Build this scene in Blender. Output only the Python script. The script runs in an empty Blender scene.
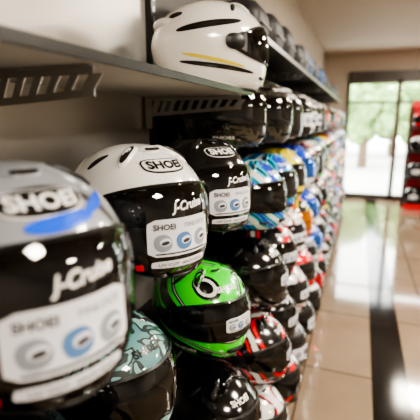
import bpy, math, random, bmesh
from mathutils import Vector, Matrix
random.seed(7)
rad=math.radians
COL=bpy.context.scene.collection

# ------------------------------------------------------------------ materials
def mat(name,col,rough=.4,metal=0,coat=0,emit=None,es=1,spec=.5):
    m=bpy.data.materials.new(name); m.use_nodes=True
    b=m.node_tree.nodes['Principled BSDF']
    b.inputs['Base Color'].default_value=(*col,1)
    b.inputs['Roughness'].default_value=rough
    b.inputs['Metallic'].default_value=metal
    b.inputs['Coat Weight'].default_value=coat
    b.inputs['Coat Roughness'].default_value=.03
    b.inputs['Specular IOR Level'].default_value=spec
    if emit:
        b.inputs['Emission Color'].default_value=(*emit,1); b.inputs['Emission Strength'].default_value=es
    return m
def graphic(name,stops,kind='WAVE',scale=6,dist=4,rot=(0,0,0),rough=.25,off=(0,0,0),scl=(1,1,1)):
    m=mat(name,(1,1,1),rough,0,.9); nt=m.node_tree; N=nt.nodes; L=nt.links
    b=N['Principled BSDF']
    tc=N.new('ShaderNodeTexCoord'); mp=N.new('ShaderNodeMapping')
    mp.inputs['Rotation'].default_value=[rad(r) for r in rot]; mp.inputs['Location'].default_value=off
    mp.inputs['Scale'].default_value=scl
    L.new(tc.outputs['Object'],mp.inputs['Vector'])
    if kind=='WAVE':
        t=N.new('ShaderNodeTexWave'); t.inputs['Scale'].default_value=scale; t.inputs['Distortion'].default_value=dist
        t.inputs['Detail'].default_value=1; t.inputs['Detail Scale'].default_value=1.2; out=t.outputs['Fac']
    elif kind=='NOISE':
        t=N.new('ShaderNodeTexNoise'); t.inputs['Scale'].default_value=scale; t.inputs['Detail'].default_value=1.5
        t.inputs['Distortion'].default_value=dist; out=t.outputs['Fac']
    else:
        t=N.new('ShaderNodeTexVoronoi'); t.inputs['Scale'].default_value=scale
        sp=N.new('ShaderNodeSeparateColor'); L.new(t.outputs['Color'],sp.inputs[0]); out=sp.outputs[0]
    L.new(mp.outputs[0],t.inputs['Vector'])
    cr=N.new('ShaderNodeValToRGB'); cr.color_ramp.interpolation='CONSTANT'
    el=cr.color_ramp.elements
    while len(el)<len(stops): el.new(.5)
    for i,(p,c) in enumerate(stops):
        el[i].position=p
    for i,(p,c) in enumerate(stops): el[i].color=(*c,1)
    L.new(out,cr.inputs[0]); L.new(cr.outputs[0],b.inputs['Base Color'])
    return m
K=(.006,.006,.007); W=(.78,.78,.77); G=(.04,.80,.015); R=(.78,.006,.012); C=(.02,.50,.72); B=(.008,.07,.66); S=(.22,.24,.27)
Y=(.85,.72,.01)
m_black=mat('gloss_black',K,.16,0,.9)
m_matte=mat('matte_black',(.012,.012,.013),.6)
m_liner=mat('liner_fabric',(.018,.018,.02),.95)
m_pad=mat('cheek_pad_fabric',(.09,.09,.095),.95)
m_trim=mat('rubber_trim',(.01,.01,.01),.4)
m_white=mat('gloss_white',(.80,.80,.785),.2,0,.9)
m_visor_far=mat('smoke_visor_far',(.012,.013,.015),.12,0,.6)
m_visor_blue=mat('mirror_visor_blue',(.05,.20,.75),.12,.85,.5)
m_visor_gold=mat('mirror_visor_orange',(.80,.30,.04),.12,.85,.5)
m_visor_red=mat('mirror_visor_red',(.7,.04,.05),.12,.8,.5)
m_visor=bpy.data.materials.new('clear_visor'); m_visor.use_nodes=True
nt=m_visor.node_tree; N=nt.nodes; L=nt.links; N.clear()
o_=N.new('ShaderNodeOutputMaterial'); t_=N.new('ShaderNodeBsdfTransparent'); t_.inputs[0].default_value=(.72,.75,.78,1)
g_=N.new('ShaderNodeBsdfGlossy'); g_.inputs['Roughness'].default_value=.03
fr=N.new('ShaderNodeFresnel'); fr.inputs['IOR'].default_value=1.8
ms=N.new('ShaderNodeMixShader'); L.new(fr.outputs[0],ms.inputs[0]); L.new(t_.outputs[0],ms.inputs[1]); L.new(g_.outputs[0],ms.inputs[2]); L.new(ms.outputs[0],o_.inputs[0])
m_sticker=mat('sticker_paper',(.74,.76,.82),.45)
m_ink=mat('sticker_ink',(.05,.05,.06),.5)
m_greyink=mat('sticker_grey',(.30,.33,.38),.5)
m_blueink=mat('sticker_blue',(.10,.22,.45),.5)
m_redink=mat('sticker_red',(.7,.03,.05),.5)
m_logo_w=mat('logo_white',(.85,.85,.85),.35)
m_logo_k=mat('logo_black',(.01,.01,.01),.3)
m_blue=mat('blue_flash',(.015,.12,.90),.25,0,.6)
m_silver=graphic('silver_shell',[(0,(.30,.32,.35)),(.55,(.05,.052,.058)),(.70,(.30,.32,.35))],'WAVE',1.7,1.5,(30,20,0),.3)
m_green=graphic('green_graphic',[(0,K),(.20,G),(.52,K),(.66,(.75,.75,.75)),(.72,K),(.80,G)],'WAVE',3.6,2.6,(25,50,35),.25)
m_teal=graphic('teal_camo',[(0,(.10,.26,.27)),(.42,(.02,.035,.035)),(.5,(.20,.40,.40)),(.62,(.03,.05,.05))],'NOISE',16,1,(0,0,0),.5)
m_camo=graphic('dark_camo',[(0,K),(.44,(.075,.07,.05)),(.53,(.012,.012,.01)),(.62,(.13,.12,.09))],'NOISE',14,1.5,(0,0,0),.3)
m_cyan=graphic('cyan_graphic',[(0,W),(.2,C),(.5,K),(.7,C),(.88,B)],'WAVE',5,6,(10,40,0))
m_redg=graphic('red_graphic',[(0,K),(.3,R),(.68,K),(.88,W)],'WAVE',4,6,(50,20,40))
m_whiteg=graphic('white_black_graphic',[(0,W),(.45,K),(.62,R),(.75,W)],'WAVE',4,7,(0,60,20))
m_blueg=graphic('blue_graphic',[(0,B),(.4,W),(.55,B),(.82,C)],'VOR',11,0)
m_orng=graphic('yellow_graphic',[(0,K),(.25,Y),(.6,K),(.75,(.9,.13,.01))],'WAVE',4,5,(70,10,20))
m_grg=graphic('green_black_graphic',[(0,K),(.35,G),(.7,K),(.85,S)],'WAVE',4,6,(30,70,10))
m_yelg=graphic('bright_yellow_graphic',[(0,Y),(.55,K),(.75,Y)],'WAVE',3,5,(10,70,50))
m_grey=mat('grey_shell',(.16,.165,.18),.3,.2,.8)
m_redp=mat('red_paint',R,.25,0,.8)
m_yel=mat('yellow_paint',(.75,.62,.05),.3,0,.6)

# ------------------------------------------------------------------ helmet
SC=1.08; SZ=.99
def ss(x): x=max(0,min(1,x)); return x*x*(3-2*x)
def surf(a,e):
    ce=max(math.cos(e),1e-6); se=math.sin(e); ca=math.cos(a); sa=math.sin(a)
    ce = ce**.46 if e<0 else ce**.90
    x=.164*ce*ca if ca>0 else .178*ce*ca
    y=.132*ce*sa
    z=(.136 if e>=0 else .140)*se
    k=ss(-e/.95)
    if ca>0:
        x+=.020*k*ca*ca
        y*=1-.06*k*ca
    else:
        x*=1-.10*k*ca*ca
        if e>0: z-=.006*ca*ca*math.cos(e)
    return Vector((x*SC,y*SC,z*SZ))
def pt(a,e,off):
    p=surf(a,e)
    if e>rad(89): return p+Vector((0,0,off))
    d=.01
    n=(surf(a+d,e)-surf(a-d,e)).cross(surf(a,e+d)-surf(a,e-d))
    if n.length<1e-9: n=Vector((0,0,1))
    n.normalize()
    if n.dot(p)<0: n=-n
    return p+n*off
class MB:
    def __init__(s): s.v=[];s.f=[];s.m=[];s.mats=[]
    def mi(s,m):
        if m not in s.mats: s.mats.append(m)
        return s.mats.index(m)
    def add(s,vs,fs,m):
        o=len(s.v); s.v+=[tuple(v) for v in vs]
        for i,f in enumerate(fs):
            s.f.append([i_+o for i_ in f]); s.m.append(s.mi(m[i] if isinstance(m,list) else m))
    def grid(s,rows,m,closed=False,mf=None):
        n=len(rows[0]); fs=[]; ml=[]
        for i in range(len(rows)-1):
            for j in range(n if closed else n-1):
                j2=(j+1)%n
                fs.append((i*n+j,(i+1)*n+j,(i+1)*n+j2,i*n+j2))
                if mf: ml.append(mf(i,j))
        s.add([p for r in rows for p in r],fs,ml if mf else m)
    def box(s,x0,x1,y0,y1,z0,z1,m):
        v=[(x,y,z) for x in(x0,x1) for y in(y0,y1) for z in(z0,z1)]
        s.add(v,[(0,1,3,2),(4,6,7,5),(0,4,5,1),(2,3,7,6),(0,2,6,4),(1,5,7,3)],m)
    def prism(s,poly,y0,y1,m):
        n=len(poly)
        v=[(x,y0,z) for x,z in poly]+[(x,y1,z) for x,z in poly]
        fs=[tuple(range(n)),tuple(range(2*n-1,n-1,-1))]+[(i,i+n,(i+1)%n+n,(i+1)%n) for i in range(n)]
        s.add(v,fs,m)
    def mesh(s,name,smooth=False,recalc=True):
        me=bpy.data.meshes.new(name); me.from_pydata(s.v,[],s.f)
        for m in s.mats: me.materials.append(m)
        for p,k in zip(me.polygons,s.m): p.material_index=k; p.use_smooth=smooth
        if recalc:
            bm=bmesh.new(); bm.from_mesh(me); bmesh.ops.recalc_face_normals(bm,faces=bm.faces); bm.to_mesh(me); bm.free()
        me.update(); return me
def obj(name,me,loc=(0,0,0),rz=0,parent=None):
    o=bpy.data.objects.new(name,me); COL.objects.link(o); o.location=loc; o.rotation_euler=(0,0,rz)
    if parent: o.parent=parent
    return o
_tc={}
def text_geo(body,shear=0,bold=.01):
    key=(body,shear,bold)
    if key in _tc: return _tc[key]
    c=bpy.data.curves.new('t','FONT'); c.body=body; c.size=1; c.shear=shear; c.offset=bold; c.resolution_u=3
    o=bpy.data.objects.new('t',c); COL.objects.link(o)
    bpy.context.view_layer.update()
    dg=bpy.context.evaluated_depsgraph_get(); me=bpy.data.meshes.new_from_object(o.evaluated_get(dg))
    vs=[v.co.copy() for v in me.vertices]; fs=[tuple(p.vertices) for p in me.polygons]
    bpy.data.objects.remove(o); bpy.data.curves.remove(c); bpy.data.meshes.remove(me)
    xs=[v.x for v in vs]; ys=[v.y for v in vs]
    cx=(min(xs)+max(xs))/2; cy=(min(ys)+max(ys))/2; w=max(xs)-min(xs); h=max(ys)-min(ys)
    vs=[((v.x-cx)/w,(v.y-cy)/h) for v in vs]
    _tc[key]=(vs,fs); return _tc[key]
def place(u,v,a0,e0,rot,offf):
    c,s_=math.cos(rot),math.sin(rot)
    u,v=u*c-v*s_,u*s_+v*c
    e=e0+v/.14; ce=max(math.cos(e),.15); ce=ce**.46 if e<0 else ce
    return pt(a0+u/(.15*ce),e,offf(e))
def disc(b,w,h,a0,e0,rot,offf,m,n=2.0,bump=0,seg=28,rings=3,skirt=.0015):
    rows=[]
    for r in range(rings+1):
        q=r/rings; row=[]
        for i in range(seg):
            t=2*math.pi*i/seg; ct,st=math.cos(t),math.sin(t)
            k=(abs(ct)**n+abs(st)**n)**(-1/n)
            u=w/2*q*k*ct; v=h/2*q*k*st
            row.append(place(u,v,a0,e0,rot,lambda e:offf(e)+bump*(1-q**2.5)))
        rows.append(row)
    row=[]
    for i in range(seg):
        t=2*math.pi*i/seg; ct,st=math.cos(t),math.sin(t); k=(abs(ct)**n+abs(st)**n)**(-1/n)
        row.append(place(w/2*k*ct,h/2*k*st,a0,e0,rot,lambda e:offf(e)-skirt))
    rows.append(row)
    b.grid(rows,m,True)
def text(b,body,w,h,a0,e0,rot,offf,m,shear=0,bold=.01):
    vs,fs=text_geo(body,shear,bold)
    b.add([place(x*w,y*h,a0,e0,rot,offf) for x,y in vs],fs,m)

def helmet_mesh(name,shell,kind='full',badge='white',stickers=True,flash=None,hi=True,accent=None,visor_text=None,ssc=1.0,swoosh=None,vis=None):
    b=MB(); na=144 if hi else 44; ne=56 if hi else 20
    vis=vis or (m_visor if hi else m_visor_far)
    if kind=='jet':
        hi_e,lo_e,amax=29,-48,84
        voff=lambda e:.0045+.008*ss(-e/.9)
        phi=lambda u: rad(4+(hi_e-4)*(1-min(1,abs(u))**2.4))
        plo=lambda u: rad(-7+(lo_e+7)*(1-min(1,abs(u))**2.4))
    else:
        hi_e,lo_e,amax=27,-20,86
        voff=lambda e:.0045
        phi=lambda u: rad(6+(hi_e-6)*(1-min(1,abs(u))**2.8))
        plo=lambda u: rad(-6+(lo_e+6)*(1-min(1,abs(u))**3.5))
    def rec(a,e):
        a=(a+math.pi)%(2*math.pi)-math.pi
        if not hi: return -1
        if kind=='jet':
            am=rad(64)
            d=min(phi(a/rad(amax))-rad(1)-e, am-abs(a))
        else:
            am=rad(amax-14)
            u=a/rad(amax); d=min(phi(u)-rad(1)-e, e-plo(u)-rad(1), am-abs(a))
        return d
    rows=[]; emin=rad(-60)
    es=[rad(89.5)+(emin-rad(89.5))*i/ne for i in range(ne+1)]
    for e in es:
        row=[]
        for j in range(na):
            a=2*math.pi*j/na; p=surf(a,e); d=rec(a,e)
            if d>0:
                k=.30*ss(d/rad(9)); p=Vector((p.x*(1-k),p.y*(1-k),p.z))
            row.append(p)
        rows.append(row)
    b.add([surf(0,rad(90))]+rows[0],[(0,j+1,(j+1)%na+1) for j in range(na)],shell)
    def mf(i,j):
        a=2*math.pi*(j+.5)/na; e=(es[i]+es[i+1])/2
        if rec(a,e)>0:
            aa=(a+math.pi)%(2*math.pi)-math.pi
            if rad(26)<abs(aa)<rad(60) and e<rad(-8): return m_pad
            return m_liner
        return shell
    b.grid(rows,shell,True,mf)
    base=rows[-1]
    def sc(k,dz): return [Vector((p.x*k,p.y*k,p.z+dz)) for p in base]
    b.grid([sc(1.0,.006),sc(1.02,.003),sc(1.02,-.003),sc(.97,-.004),sc(.93,.0)],m_trim,True)
    b.grid([sc(.93,0),sc(.86,.012),sc(.82,.05),sc(.68,.13),sc(.3,.17),sc(.02,.18)],m_liner,True)
    n=44 if hi else 22; k=14 if hi else 7
    rows=[]
    for j in range(k+3):
        row=[]; t=max(0,min(1,(j-1)/k)); edge=(j==0 or j==k+2)
        for i in range(n+3):
            u=-1+2*max(0,min(n,i-1))/n; ed=edge or i==0 or i==n+2
            e=plo(u)+(phi(u)-plo(u))*t
            row.append(pt(rad(amax)*u,e,(voff(e) if not ed else voff(e)-.003)))
        rows.append(row)
    b.grid(rows,vis)
    def contour(ex,am):
        pts=[]; M=48
        for i in range(M+1):
            u=-math.cos(math.pi*i/M); pts.append((rad(am)*u,phi(u)+ex))
        for i in range(M+1):
            u=math.cos(math.pi*i/M); pts.append((rad(am)*u,plo(u)-ex))
        return pts
    co_,ci=contour(rad(1.3),amax+1.3),contour(rad(-1.0),amax-1.5)
    b.grid([[pt(a,e,-.001) for a,e in co_],[pt(a,e,voff(e)-.001) for a,e in co_],[pt(a,e,voff(e)+.0007) for a,e in ci],[pt(a,e,voff(e)-.004) for a,e in ci]],m_trim,True)
    for sgn in(-1,1):
        disc(b,.050,.044,sgn*rad(86),rad(1),0,lambda e:.004,m_trim if kind=='full' else shell,2.6,.004)
        disc(b,.020,.020,sgn*rad(86),rad(1),0,lambda e:.0078,m_trim,2,.001,16)
        disc(b,.024,.080,sgn*rad(42),rad(61),sgn*rad(16),lambda e:.001,shell,2.4,.007)
        disc(b,.012,.054,sgn*rad(42),rad(59),sgn*rad(16),lambda e:.0068,m_matte,2.4,.001,20)
        disc(b,.012,.05,sgn*rad(78),rad(50),sgn*rad(26),lambda e:.001,m_matte,2.2,.003,20)
        disc(b,.04,.018,sgn*rad(150),rad(35),sgn*rad(-15),lambda e:.001,m_matte,2.6,.005)
    disc(b,.050,.022,0,rad(69),0,lambda e:.001,shell,3,.006)
    disc(b,.030,.007,0,rad(66),0,lambda e:.006,m_matte,4,.001,20)
    disc(b,.13,.03,math.pi,rad(28),0,lambda e:.001,accent or shell,3,.012)
    if kind=='full':
        disc(b,.060,.022,0,rad(-38),0,lambda e:.001,m_matte,3,.006)
        disc(b,.044,.008,0,rad(-37),0,lambda e:.0072,m_trim,4,.001,20)
        for sgn in(-1,1): disc(b,.035,.012,sgn*rad(38),rad(-40),sgn*rad(8),lambda e:.001,m_matte,3,.004,20)
        disc(b,.018,.008,rad(0),rad(-18),0,lambda e:.005,m_trim,4,.004,16)
        if hi and not swoosh:
            for sgn in(-1,1): text(b,'SHOEI',.062,.015,sgn*rad(62),rad(-40),0,lambda e:.0014,m_logo_w if shell is not m_white else m_logo_k,0,.035)
    else:
        disc(b,.05,.008,rad(0),rad(lo_e+1.5),0,lambda e:voff(e)+.0005,m_trim,4,.003,16)
        for sgn in(-1,1): disc(b,.05,.03,sgn*rad(112),rad(-32),sgn*rad(-20),lambda e:.0005,m_trim,3,.002)
    be=rad(47) if kind=='jet' else rad(42)
    if badge=='white':
        disc(b,.096,.036,0,be,0,lambda e:.0012,m_logo_k,3.2)
        disc(b,.089,.030,0,be,0,lambda e:.0020,m_white,3.2)
        text(b,'SHOEI',.075,.020,0,be,0,lambda e:.0030,m_logo_k,0,.035)
    elif badge=='black':
        disc(b,.098,.037,0,be,0,lambda e:.0012,m_logo_w,3.0)
        disc(b,.093,.033,0,be,0,lambda e:.0020,m_logo_k,3.0)
        text(b,'SHOEI',.077,.021,0,be,0,lambda e:.0030,m_logo_w,0,.035)
    elif badge=='text':
        text(b,'SHOEI',.07,.018,0,be,0,lambda e:.0016,m_logo_w,0,.035)
    elif badge=='textk':
        text(b,'SHOEI',.07,.018,0,be,0,lambda e:.0016,m_logo_k,0,.035)
    if flash:
        disc(b,.085,.019,rad(6),rad(36),rad(4),lambda e:.0014,flash,2.2)
        disc(b,.06,.014,rad(36),rad(41),rad(16),lambda e:.0014,flash,2.0)
    if swoosh:
        for sgn in(-1,1):
            disc(b,.20,.014,sgn*rad(100),rad(-28),sgn*rad(8),lambda e:.0012,m_logo_k,2.2)
            disc(b,.16,.010,sgn*rad(105),rad(-20),sgn*rad(12),lambda e:.0014,swoosh,2.2)
            disc(b,.16,.02,sgn*rad(110),rad(20),sgn*rad(-12),lambda e:.0014,m_logo_k,2.2)
    if visor_text:
        text(b,visor_text,.076,.023,rad(6),rad(11),rad(4),lambda e:voff(e)+.0012,m_logo_w,.35,.03)
    if stickers:
        a0,e0,sw,sh=(rad(0),rad(-12),.140,.072) if kind=='jet' else (rad(6),rad(-1),.10*ssc,.042*ssc)
        def o1(k): return lambda e:voff(e)+.0012+.0005*k
        disc(b,sw,sh,a0,e0,0,o1(1),m_sticker,9)
        def loc(u,v):
            e=e0+v*sh/.14; return a0+u*sw/(.15*max(math.cos(e),.3)**.46), e
        if hi:
            a,e=loc(-.27,.30); text(b,'SHOEI',sw*.30,sh*.16,a,e,0,o1(2),m_ink,0,.03)
            a,e=loc(.22,.30); text(b,'PINLOCK',sw*.40,sh*.13,a,e,0,o1(2),m_greyink)
            for u,c in((-.30,m_greyink),(0,m_blueink),(.30,m_greyink)):
                a,e=loc(u,-.12); disc(b,sw*.24,sh*.46,a,e,rad(12),o1(2),c,2.3,0,20)
                a,e=loc(u+.03,-.10); disc(b,sw*.15,sh*.20,a,e,rad(12),o1(3),m_sticker,2.3,0,16)
                a,e=loc(u+.03,-.12); disc(b,sw*.11,sh*.10,a,e,rad(12),o1(4),m_ink,2.3,0,16)
            a,e=loc(0,-.42); disc(b,sw*.8,sh*.04,a,e,0,o1(2),m_ink,8)
            if kind=='jet':
                disc(b,.115,.014,rad(-2),rad(-33.5),0,o1(1),m_sticker,9)
                text(b,'UV CUT  ANTI FOG',.09,.006,rad(-2),rad(-33.5),0,o1(2),m_ink)
                disc(b,.013,.013,rad(-34),rad(-36),0,o1(1),m_redink,8)
        else:
            a,e=loc(-.2,-.05); disc(b,sw*.3,sh*.5,a,e,0,o1(2),m_greyink,2.3,0,14)
            a,e=loc(.22,-.05); disc(b,sw*.3,sh*.5,a,e,0,o1(2),m_ink,2.3,0,14)
    if accent:
        for sgn in(-1,1): disc(b,.10,.02,sgn*rad(100),rad(30),sgn*rad(12),lambda e:.001,accent,2.2)
    me=b.mesh(name,True)
    try: me.set_sharp_from_angle(angle=rad(50))
    except Exception: pass
    me['zmin']=min(v.co.z for v in me.vertices)
    return me
rests=[]
def put(me,x,y,shelf,deg,rest=False):
    o=bpy.data.objects.new('motorcycle_helmet',me); COL.objects.link(o)
    o.rotation_euler=(0,0,rad(deg)); o.location=(x,y,shelf-me['zmin']+.0005)
    if rest: rests.append((x,y,shelf))
    return o

H={}
H['silver']=helmet_mesh('helmet_silver',m_silver,'jet','black',True,m_blue,visor_text='J-Cruise')
H['white']=helmet_mesh('helmet_white',m_white,'jet','white',True,visor_text='J-Cruise')
H['black']=helmet_mesh('helmet_black',m_black,'jet','black',True,visor_text='J-Cruise')
H['green']=helmet_mesh('helmet_green',m_green,'full','text',True)
H['teal']=helmet_mesh('helmet_teal',m_teal,'full','textk',False)
H['camo']=helmet_mesh('helmet_camo',m_camo,'full','text',False)
H['blackf']=helmet_mesh('helmet_black_full',m_black,'full','text',True)
H['redf']=helmet_mesh('helmet_red_full',m_redg,'full','text',True)
H['cyanf']=helmet_mesh('helmet_cyan_full',m_cyan,'full','text',False)
H['whitef']=helmet_mesh('helmet_white_full',m_white,'full','white',False,swoosh=m_yel)
far=[]
for nm,mt,kd,ac,vs_ in (('cy',m_cyan,'full',None,None),('rd',m_redg,'full',None,None),('wg',m_whiteg,'full',None,None),('bg',m_blueg,'full',None,m_visor_blue),
        ('og',m_orng,'full',None,m_visor_gold),('gr',m_grey,'jet',None,None),('bk',m_black,'full',m_redp,m_visor_red),('mb',m_matte,'jet',m_yel,None),('wh',m_white,'jet',None,None),
        ('bk2',m_black,'jet',None,None),('cm',m_camo,'full',None,None),('rp',m_redp,'full',m_white,None),('gg',m_grg,'full',None,None),('ye',m_yelg,'full',None,None)):
    far.append(helmet_mesh('helmet_'+nm,mt,kd,'text' if mt not in(m_white,) else 'textk',nm in('gr','bk2','wg'),accent=ac,hi=False,ssc=1.1,vis=vs_))
F=dict(zip(('cy','rd','wg','bg','og','gr','bk','mb','wh','bk2','cm','rp','gg','ye'),far))

# ------------------------------------------------------------------ shelving (wall face at x=-0.74)
WX=-.74
B1=[1.59,1.192,.812,.445,.09]
B2=[1.405,1.095,.785,.475,.16]
m_shelf=mat('shelf_dark_metal',(.03,.03,.032),.35,.4)
m_shelfl=mat('shelf_light_laminate',(.60,.57,.52),.3)
m_steel=mat('galvanised_steel',(.42,.42,.41),.30,.9)
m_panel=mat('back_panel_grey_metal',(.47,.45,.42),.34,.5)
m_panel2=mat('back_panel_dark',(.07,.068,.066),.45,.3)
m_edge=mat('shelf_edge_black',(.015,.015,.015),.3)
m_rail=mat('price_rail',(.35,.35,.36),.35,.3)
b=MB()
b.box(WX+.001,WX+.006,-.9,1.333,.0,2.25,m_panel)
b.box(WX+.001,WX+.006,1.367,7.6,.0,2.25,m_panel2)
xf=[-.35,-.47,-.47,-.45,-.24]
for k,z in enumerate(B1):
    mm=m_shelfl if k==0 else m_shelf
    b.box(WX+.012,xf[k],-.9,1.335,z-.010,z,mm)
    b.box(xf[k]-.001,xf[k]+.005,-.9,1.335,z-.012,z+.003,m_edge)
xg=[-.47,-.46,-.44,-.42,-.24]
for k,z in enumerate(B2):
    b.box(WX+.012,xg[k],1.365,7.6,z-.010,z,m_shelf)
    b.box(xg[k]-.001,xg[k]+.004,1.365,7.6,z-.014,z+.002,m_edge)
ZT=1.80
b.box(WX+.012,-.36,1.365,7.6,ZT-.012,ZT,m_shelf); b.box(-.361,-.354,1.365,7.6,ZT-.016,ZT+.004,m_rail)
for y in(-.7,.48,1.35,2.6,3.85,5.1,6.35,7.6):
    b.box(WX+.001,WX+.03,y-.016,y+.016,0,2.28,m_edge)
    for i in range(62):
        z=.1+i*.034
        b.box(WX+.03,WX+.031,y-.004,y+.004,z,z+.018,m_steel)
b.box(WX+.012,-.26,-.9,1.335,0,.075,m_shelf); b.box(WX+.012,-.26,1.365,7.6,0,.14,m_shelf)
rack=obj('helmet_display_shelving',b.mesh('shelving'))
def bracket(y,z,x0,x1,m=m_steel):
    b=MB(); t=.0015
    L=x1-x0; h=.066
    zt=z-.0115
    def zb(s): return zt-(h-.022*s)
    b.prism([(x0,zt),(x1,zt),(x1,zt-.013),(x0,zt-.013)],y-t,y+t,m)
    b.prism([(x0,zb(0)+.012),(x1,zb(1)+.012),(x1,zb(1)),(x0,zb(0))],y-t,y+t,m)
    n=9
    for i in range(n+1):
        s=i/n; xa=x0+L*s*.93; w=.015 if i not in(0,n) else .024
        sl=.016
        b.prism([(xa+sl,zt-.012),(xa+sl+w,zt-.012),(xa+w,zb(s)+.011),(xa,zb(s)+.011)],y-t,y+t,m)
    b.box(x0,x1,y-.012,y+.0,zt-.002,zt,m)
    b.box(x0-.02,x0+.006,y-.006,y+.006,z-.12,z-.012,m)
    return b
def merge(d,s):
    o=len(d.v); d.v+=s.v
    for f,k in zip(s.f,s.m): d.f.append([i+o for i in f]); d.m.append(d.mi(s.mats[k]))
b=MB()
for y in(.52,1.30): merge(b,bracket(y,1.59,WX+.035,-.375))
for z in B1[1:4]:
    for y in(.48,1.30): merge(b,bracket(y,z,WX+.035,-.48,m_shelf))
for y in(1.42,2.6,3.85,5.1,6.35): merge(b,bracket(y,ZT,WX+.035,-.38,m_steel))
for z in B2:
    for y in(2.6,3.85,5.1,6.35): merge(b,bracket(y,z,WX+.035,-.48,m_shelf))
obj('shelf_brackets',b.mesh('brackets'),parent=rack)

# ------------------------------------------------------------------ helmets
put(H['whitef'],-.455,1.25,B1[0],42)
put(H['silver'],-.42,.38,B1[1],-26,1)
put(H['white'],-.455,.755,B1[1],-31,1)
put(H['black'],-.45,1.11,B1[1],-36,1)
put(H['blackf'],-.44,.02,B1[1],-30,1)
put(H['teal'],-.52,.70,B1[2],-15,1)
put(H['green'],-.44,1.10,B1[2],-34,1)
put(H['blackf'],-.45,.34,B1[2],-30,1)
for y,m in((.40,'blackf'),(.75,'camo'),(1.10,'blackf')): put(H[m],-.40,y,B1[3],-30,1)
for y,m in((.40,'rd'),(.75,'bk'),(1.10,'wg')): put(F[m],-.38,y,B1[4],-30)
seqs=[['camo','camo','wh','bk2','wg','gr','wh','bk','mb','rd','cm','wh','bk','gr','rd','wh','bk2','og','cy'],
      ['cyanf','cy','ye','bg','rd','wh','gg','cy','ye','rp','bk','wg','bg','rd','wh','cy','og','gr','rd'],
      ['blackf','redf','wg','og','bg','wh','rd','gg','wg','bk','ye','wh','bg','rd','og','wg','gr','og','bk'],
      ['redf','blackf','wg','rp','gr','bg','wh','rd','ye','gg','wg','gr','bg','bk','rd','cm','wg','bk','gr'],
      ['wg','rd','gr','bk2','wh','bk','rp','wg','rd','cy','bk','mb','wg','gr','bk','rd','wh','bk','cm']]
xr=[-.44,-.42,-.40,-.38,-.36]
y0=[1.46,1.50,1.48,1.46,1.46]
for r,s in enumerate(seqs):
    for i,n in enumerate(s):
        me=H[n] if n in H else F[n]
        x=-.50 if (r==0 and i==0) else xr[r]+random.uniform(-.012,.008)
        put(me,x,y0[r]+i*.323,B2[r],random.uniform(-38,-22) if i%3 else random.uniform(-20,5),r<4)
b=MB()
for x,y,z in rests:
    for dy in(-.045,.045):
        n=10; rows=[]
        for xx in(-.49,x+.05):
            rows.append([(xx,y+dy+.004*math.cos(2*math.pi*i/n),z-.0045+.004*math.sin(2*math.pi*i/n)) for i in range(n)])
        b.grid(rows,m_steel,True); b.add(rows[1],[tuple(range(n))],m_steel)
obj('helmet_rest_arms',b.mesh('rest_arms'),parent=rack)

m_card=mat('box_dark',(.03,.03,.035),.5); m_card2=mat('box_grey',(.12,.125,.14),.5); m_card3=mat('box_blue',(.03,.08,.22),.5)
def gearbag(x,y,z,w,d,h,m):
    b=MB()
    rows=[]
    for k in range(9):
        t=k/8; ht=h*t; sc=1-.25*abs(2*t-1)**3
        rows.append([(x+d/2*sc*math.copysign(abs(math.cos(q))**.5,math.cos(q)),y+w/2*sc*math.copysign(abs(math.sin(q))**.5,math.sin(q)),z+ht) for q in [2*math.pi*i/24 for i in range(24)]])
    b.grid(rows,m,True); b.add(rows[0],[tuple(range(24))],m); b.add(rows[-1],[tuple(range(24))],m)
    b.box(x+d/2-.002,x+d/2+.004,y-w*.3,y+w*.3,z+h*.45,z+h*.5,m_rail)
    hr=[]
    for i in range(9):
        t=math.pi*i/8; cy=y+.05*math.cos(t); cz=z+h-.004+.035*math.sin(t)
        hr.append([(x+.006*math.cos(q),cy+.006*math.sin(q)*math.cos(t),cz+.006*math.sin(q)*math.sin(t)) for q in [2*math.pi*j/8 for j in range(8)]])
    b.grid(hr,m_edge,True)
    obj('gear_bag',b.mesh('bag',True))
y=1.75
while y<7.4:
    w=random.uniform(.22,.34)
    gearbag(-.53,y,ZT+.001,w,.26,random.uniform(.14,.24),random.choice([m_card,m_card,m_card2,m_card3,m_card]))
    y+=w+random.uniform(.03,.12)

# ------------------------------------------------------------------ room
def noisy(name,c1,c2,scale,rough,det=3):
    m=mat(name,c1,rough); nt=m.node_tree; N=nt.nodes; L=nt.links
    t=N.new('ShaderNodeTexNoise'); t.inputs['Scale'].default_value=scale; t.inputs['Detail'].default_value=det
    tc=N.new('ShaderNodeTexCoord'); L.new(tc.outputs['Object'],t.inputs['Vector'])
    mx=N.new('ShaderNodeMix'); mx.data_type='RGBA'; mx.inputs[6].default_value=(*c1,1); mx.inputs[7].default_value=(*c2,1)
    L.new(t.outputs['Fac'],mx.inputs[0]); L.new(mx.outputs[2],N['Principled BSDF'].inputs['Base Color'])
    return m
m_wall=noisy('wall_paint',(.46,.40,.33),(.50,.44,.37),2,.5)
m_ceil=noisy('ceiling_paint',(.55,.48,.40),(.58,.51,.43),1,.8)
m_lintel=mat('lintel_dark',(.07,.06,.055),.4)
m_frame=mat('door_frame',(.12,.11,.10),.35,.4)
X0,X1,Y0,Y1,ZC=WX,4.6,-2.6,8.3,2.72
def boxobj(name,x0,x1,y0,y1,z0,z1,m,parent=None):
    b=MB(); b.box(x0,x1,y0,y1,z0,z1,m); return obj(name,b.mesh(name),parent=parent)
mf=mat('polished_tile',(.5,.4,.3),.12,0,.5); nt=mf.node_tree; N=nt.nodes; L=nt.links; P=N['Principled BSDF']
tc=N.new('ShaderNodeTexCoord')
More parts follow.
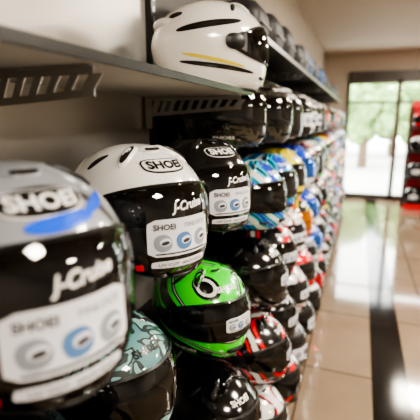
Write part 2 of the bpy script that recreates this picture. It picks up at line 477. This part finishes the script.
br=N.new('ShaderNodeTexBrick'); br.offset=0; br.inputs['Scale'].default_value=1; br.inputs['Brick Width'].default_value=.8; br.inputs['Row Height'].default_value=.8
br.inputs['Mortar Size'].default_value=.006; br.inputs['Color1'].default_value=(.37,.275,.195,1); br.inputs['Color2'].default_value=(.33,.25,.175,1); br.inputs['Mortar'].default_value=(.10,.075,.055,1)
mpp=N.new('ShaderNodeMapping'); mpp.inputs['Location'].default_value=(.22,.1,0)
L.new(tc.outputs['Object'],mpp.inputs[0]); L.new(mpp.outputs[0],br.inputs['Vector'])
nz=N.new('ShaderNodeTexNoise'); nz.inputs['Scale'].default_value=5; nz.inputs['Detail'].default_value=6; L.new(tc.outputs['Object'],nz.inputs['Vector'])
mx=N.new('ShaderNodeMix'); mx.data_type='RGBA'; mx.blend_type='MULTIPLY'; mx.inputs[0].default_value=.3
L.new(br.outputs['Color'],mx.inputs[6]); L.new(nz.outputs['Fac'],mx.inputs[7]); L.new(mx.outputs[2],P.inputs['Base Color'])
mr=N.new('ShaderNodeMapRange'); mr.inputs[3].default_value=.06; mr.inputs[4].default_value=.14; L.new(nz.outputs['Fac'],mr.inputs[0]); L.new(mr.outputs[0],P.inputs['Roughness'])
m_inlay=mat('dark_granite_inlay',(.012,.010,.009),.10)
b=MB(); b.box(X0,X1,Y0,Y1,-.1,0,mf); b.box(.17,.37,Y0,Y1-.1,0,.0008,m_inlay); b.box(2.2,2.4,Y0,Y1-.1,0,.0008,m_inlay)
obj('floor',b.mesh('floor'))
boxobj('ceiling',X0,X1,Y0,Y1,ZC,ZC+.1,m_ceil)
boxobj('wall_left',X0-.1,X0,Y0,Y1,0,ZC,m_wall)
boxobj('wall_right',X1,X1+.1,Y0,Y1,0,ZC,m_wall)
boxobj('wall_back',X0,X1,Y0-.1,Y0,0,ZC,m_wall)
HZ=2.2
boxobj('wall_front',X0,-.28,Y1,Y1+.12,0,ZC,m_wall); boxobj('wall_front',3.9,X1,Y1,Y1+.12,0,ZC,m_wall)
boxobj('wall_front',-.28,3.9,Y1,Y1+.12,HZ+.16,ZC,m_wall)
boxobj('trim_1',-.28,3.9,Y1-.08,Y1-.001,HZ+.001,HZ+.17,m_lintel)
mg=bpy.data.materials.new('window_glass'); mg.use_nodes=True; nt=mg.node_tree; N=nt.nodes; L=nt.links; N.clear()
o=N.new('ShaderNodeOutputMaterial'); t=N.new('ShaderNodeBsdfTransparent'); g=N.new('ShaderNodeBsdfGlossy'); g.inputs['Roughness'].default_value=.02
ms=N.new('ShaderNodeMixShader'); ms.inputs[0].default_value=.06; L.new(t.outputs[0],ms.inputs[1]); L.new(g.outputs[0],ms.inputs[2]); L.new(ms.outputs[0],o.inputs[0])
xs=[-.28,.60,1.45,2.3,3.1,3.9]
for i in range(5):
    b=MB(); a,c=xs[i],xs[i+1]; y0_,y1_=Y1-.06,Y1-.01; fw=.04
    b.box(a,a+fw,y0_,y1_,0.001,HZ,m_frame); b.box(c-fw,c,y0_,y1_,.001,HZ,m_frame)
    b.box(a,c,y0_,y1_,HZ-.05,HZ,m_frame); b.box(a,c,y0_,y1_,.001,.10,m_frame); b.box(a,c,y0_,y1_,1.80,1.84,m_frame)
    if i<2:
        b.box(c-.12,c-.105,y0_-.05,y0_-.03,.9,1.3,m_steel)
        for zz in(.92,1.26): b.box(c-.12,c-.02,y0_-.05,y0_-.035,zz,zz+.02,m_steel); b.box(c-.035,c-.02,y0_-.05,y0_,zz,zz+.02,m_steel)
    b.box(a+fw,c-fw,y0_+.022,y0_+.028,.10,HZ-.05,mg)
    obj(('door_%d'%(i+1)) if i<2 else 'window_%d'%(i-1),b.mesh('glz'))
boxobj('baseboard_right',X1-.015,X1,Y0,Y1,0,.1,m_lintel)
m_em=mat('led_panel',(1,1,1),.5,emit=(1,.92,.80),es=14)
for (x,y) in((1.1,-.6),(1.1,1.6),(1.1,3.9),(1.1,6.2),(3.2,.5),(3.2,3.9)):
    b=MB(); b.box(x-.32,x+.32,y-.32,y+.32,ZC-.02,ZC,m_white); b.box(x-.29,x+.29,y-.29,y+.29,ZC-.024,ZC-.02,m_em)
    o=obj('ceiling_light_panel',b.mesh('panel'))
    l=bpy.data.lights.new('panel_lamp','AREA'); l.shape='SQUARE'; l.size=.5; l.energy=38; l.color=(1,.90,.76)
    lo=bpy.data.objects.new('lamp',l); COL.objects.link(lo); lo.location=(x,y,ZC-.03); lo.parent=o

m_red=mat('red_panel',(.6,.02,.03),.4)
b=MB(); sx0,sx1,sy0,sy1=.76,1.70,7.45,7.85
for x in(sx0,sx1-.03):
    for y in(sy0,sy1-.03): b.box(x,x+.03,y,y+.03,0,1.72,m_edge)
for z in(.12,.55,.98,1.38): b.box(sx0,sx1,sy0,sy1,z-.02,z,m_edge)
b.box(sx0,sx1,sy1-.03,sy1-.02,.12,1.75,m_red); b.box(sx0,sx1,sy0-.005,sy0+.03,1.70,1.80,m_red); b.box(sx0,sx1,sy0-.005,sy0+.02,0,.10,m_red)
obj('display_stand',b.mesh('stand'))
for z,ns in((.12,('bk2','rd','bk')),(.55,('bk2','cm','bk2')),(.98,('wh','rp','wh')),(1.38,('rp','wh','rp'))):
    for i,n in enumerate(ns): put(F[n],sx0+.17+i*.30,sy0+.19,z,-95)

# ------------------------------------------------------------------ outside
m_pave=noisy('pavement',(.42,.42,.40),(.5,.5,.48),3,.8)
boxobj('ground',-14,20,Y1+.12,30,-.12,-.02,m_pave)
m_leaf=noisy('foliage',(.05,.13,.03),(.38,.52,.22),3,.7,5)
m_bark=mat('bark',(.12,.08,.05),.9)
def tree(x,y,h,r):
    bm=bmesh.new()
    for i in range(12):
        d=Vector((random.uniform(-1,1)*r*.8,random.uniform(-1,1)*r*.5,h+random.uniform(-.7,.6)*r))
        res=bmesh.ops.create_icosphere(bm,subdivisions=3,radius=r*random.uniform(.22,.42),matrix=Matrix.Translation(d))
        for v in res['verts']: v.co+=Vector([random.uniform(-.07,.07)*r for _ in range(3)])
    for f in bm.faces: f.material_index=0
    res=bmesh.ops.create_cone(bm,segments=12,radius1=.16,radius2=.09,depth=h,cap_ends=True,matrix=Matrix.Translation((0,0,h/2-.02)))
    for v in res['verts']:
        for f in v.link_faces: f.material_index=1
    me=bpy.data.meshes.new('tree'); bm.to_mesh(me); bm.free(); me.materials.append(m_leaf); me.materials.append(m_bark)
    obj('tree',me,(x,y,-.02))
for x,y,h,r in((.1,14,1.9,1.2),(2.4,15,2.0,1.3),(-2.2,15,2.2,1.3),(4.8,14,2.2,1.2),(1.3,19,2.2,2.0),(-1.6,20,2.4,2.),(5.5,20,2.8,2.2)): tree(x,y,h,r)

w=bpy.data.worlds.new('World'); bpy.context.scene.world=w; w.use_nodes=True
w.node_tree.nodes['Background'].inputs[0].default_value=(.95,1,.96,1); w.node_tree.nodes['Background'].inputs[1].default_value=10

# ------------------------------------------------------------------ camera
cam=bpy.data.cameras.new('Camera'); cam.sensor_width=36; cam.lens=400/420*36
cam.dof.use_dof=True; cam.dof.focus_distance=.90; cam.dof.aperture_fstop=2.8; cam.clip_start=.02
co=bpy.data.objects.new('Camera',cam); COL.objects.link(co); co.location=(0,0,1.5)
th,ph=math.atan2(152,410),math.atan2(90,400)
co.rotation_euler=(math.pi/2-ph,0,th)
sc=bpy.context.scene; sc.camera=co
sc.view_settings.view_transform='AgX'
try: sc.view_settings.look='AgX - High Contrast'
except Exception: pass
sc.view_settings.exposure=.25
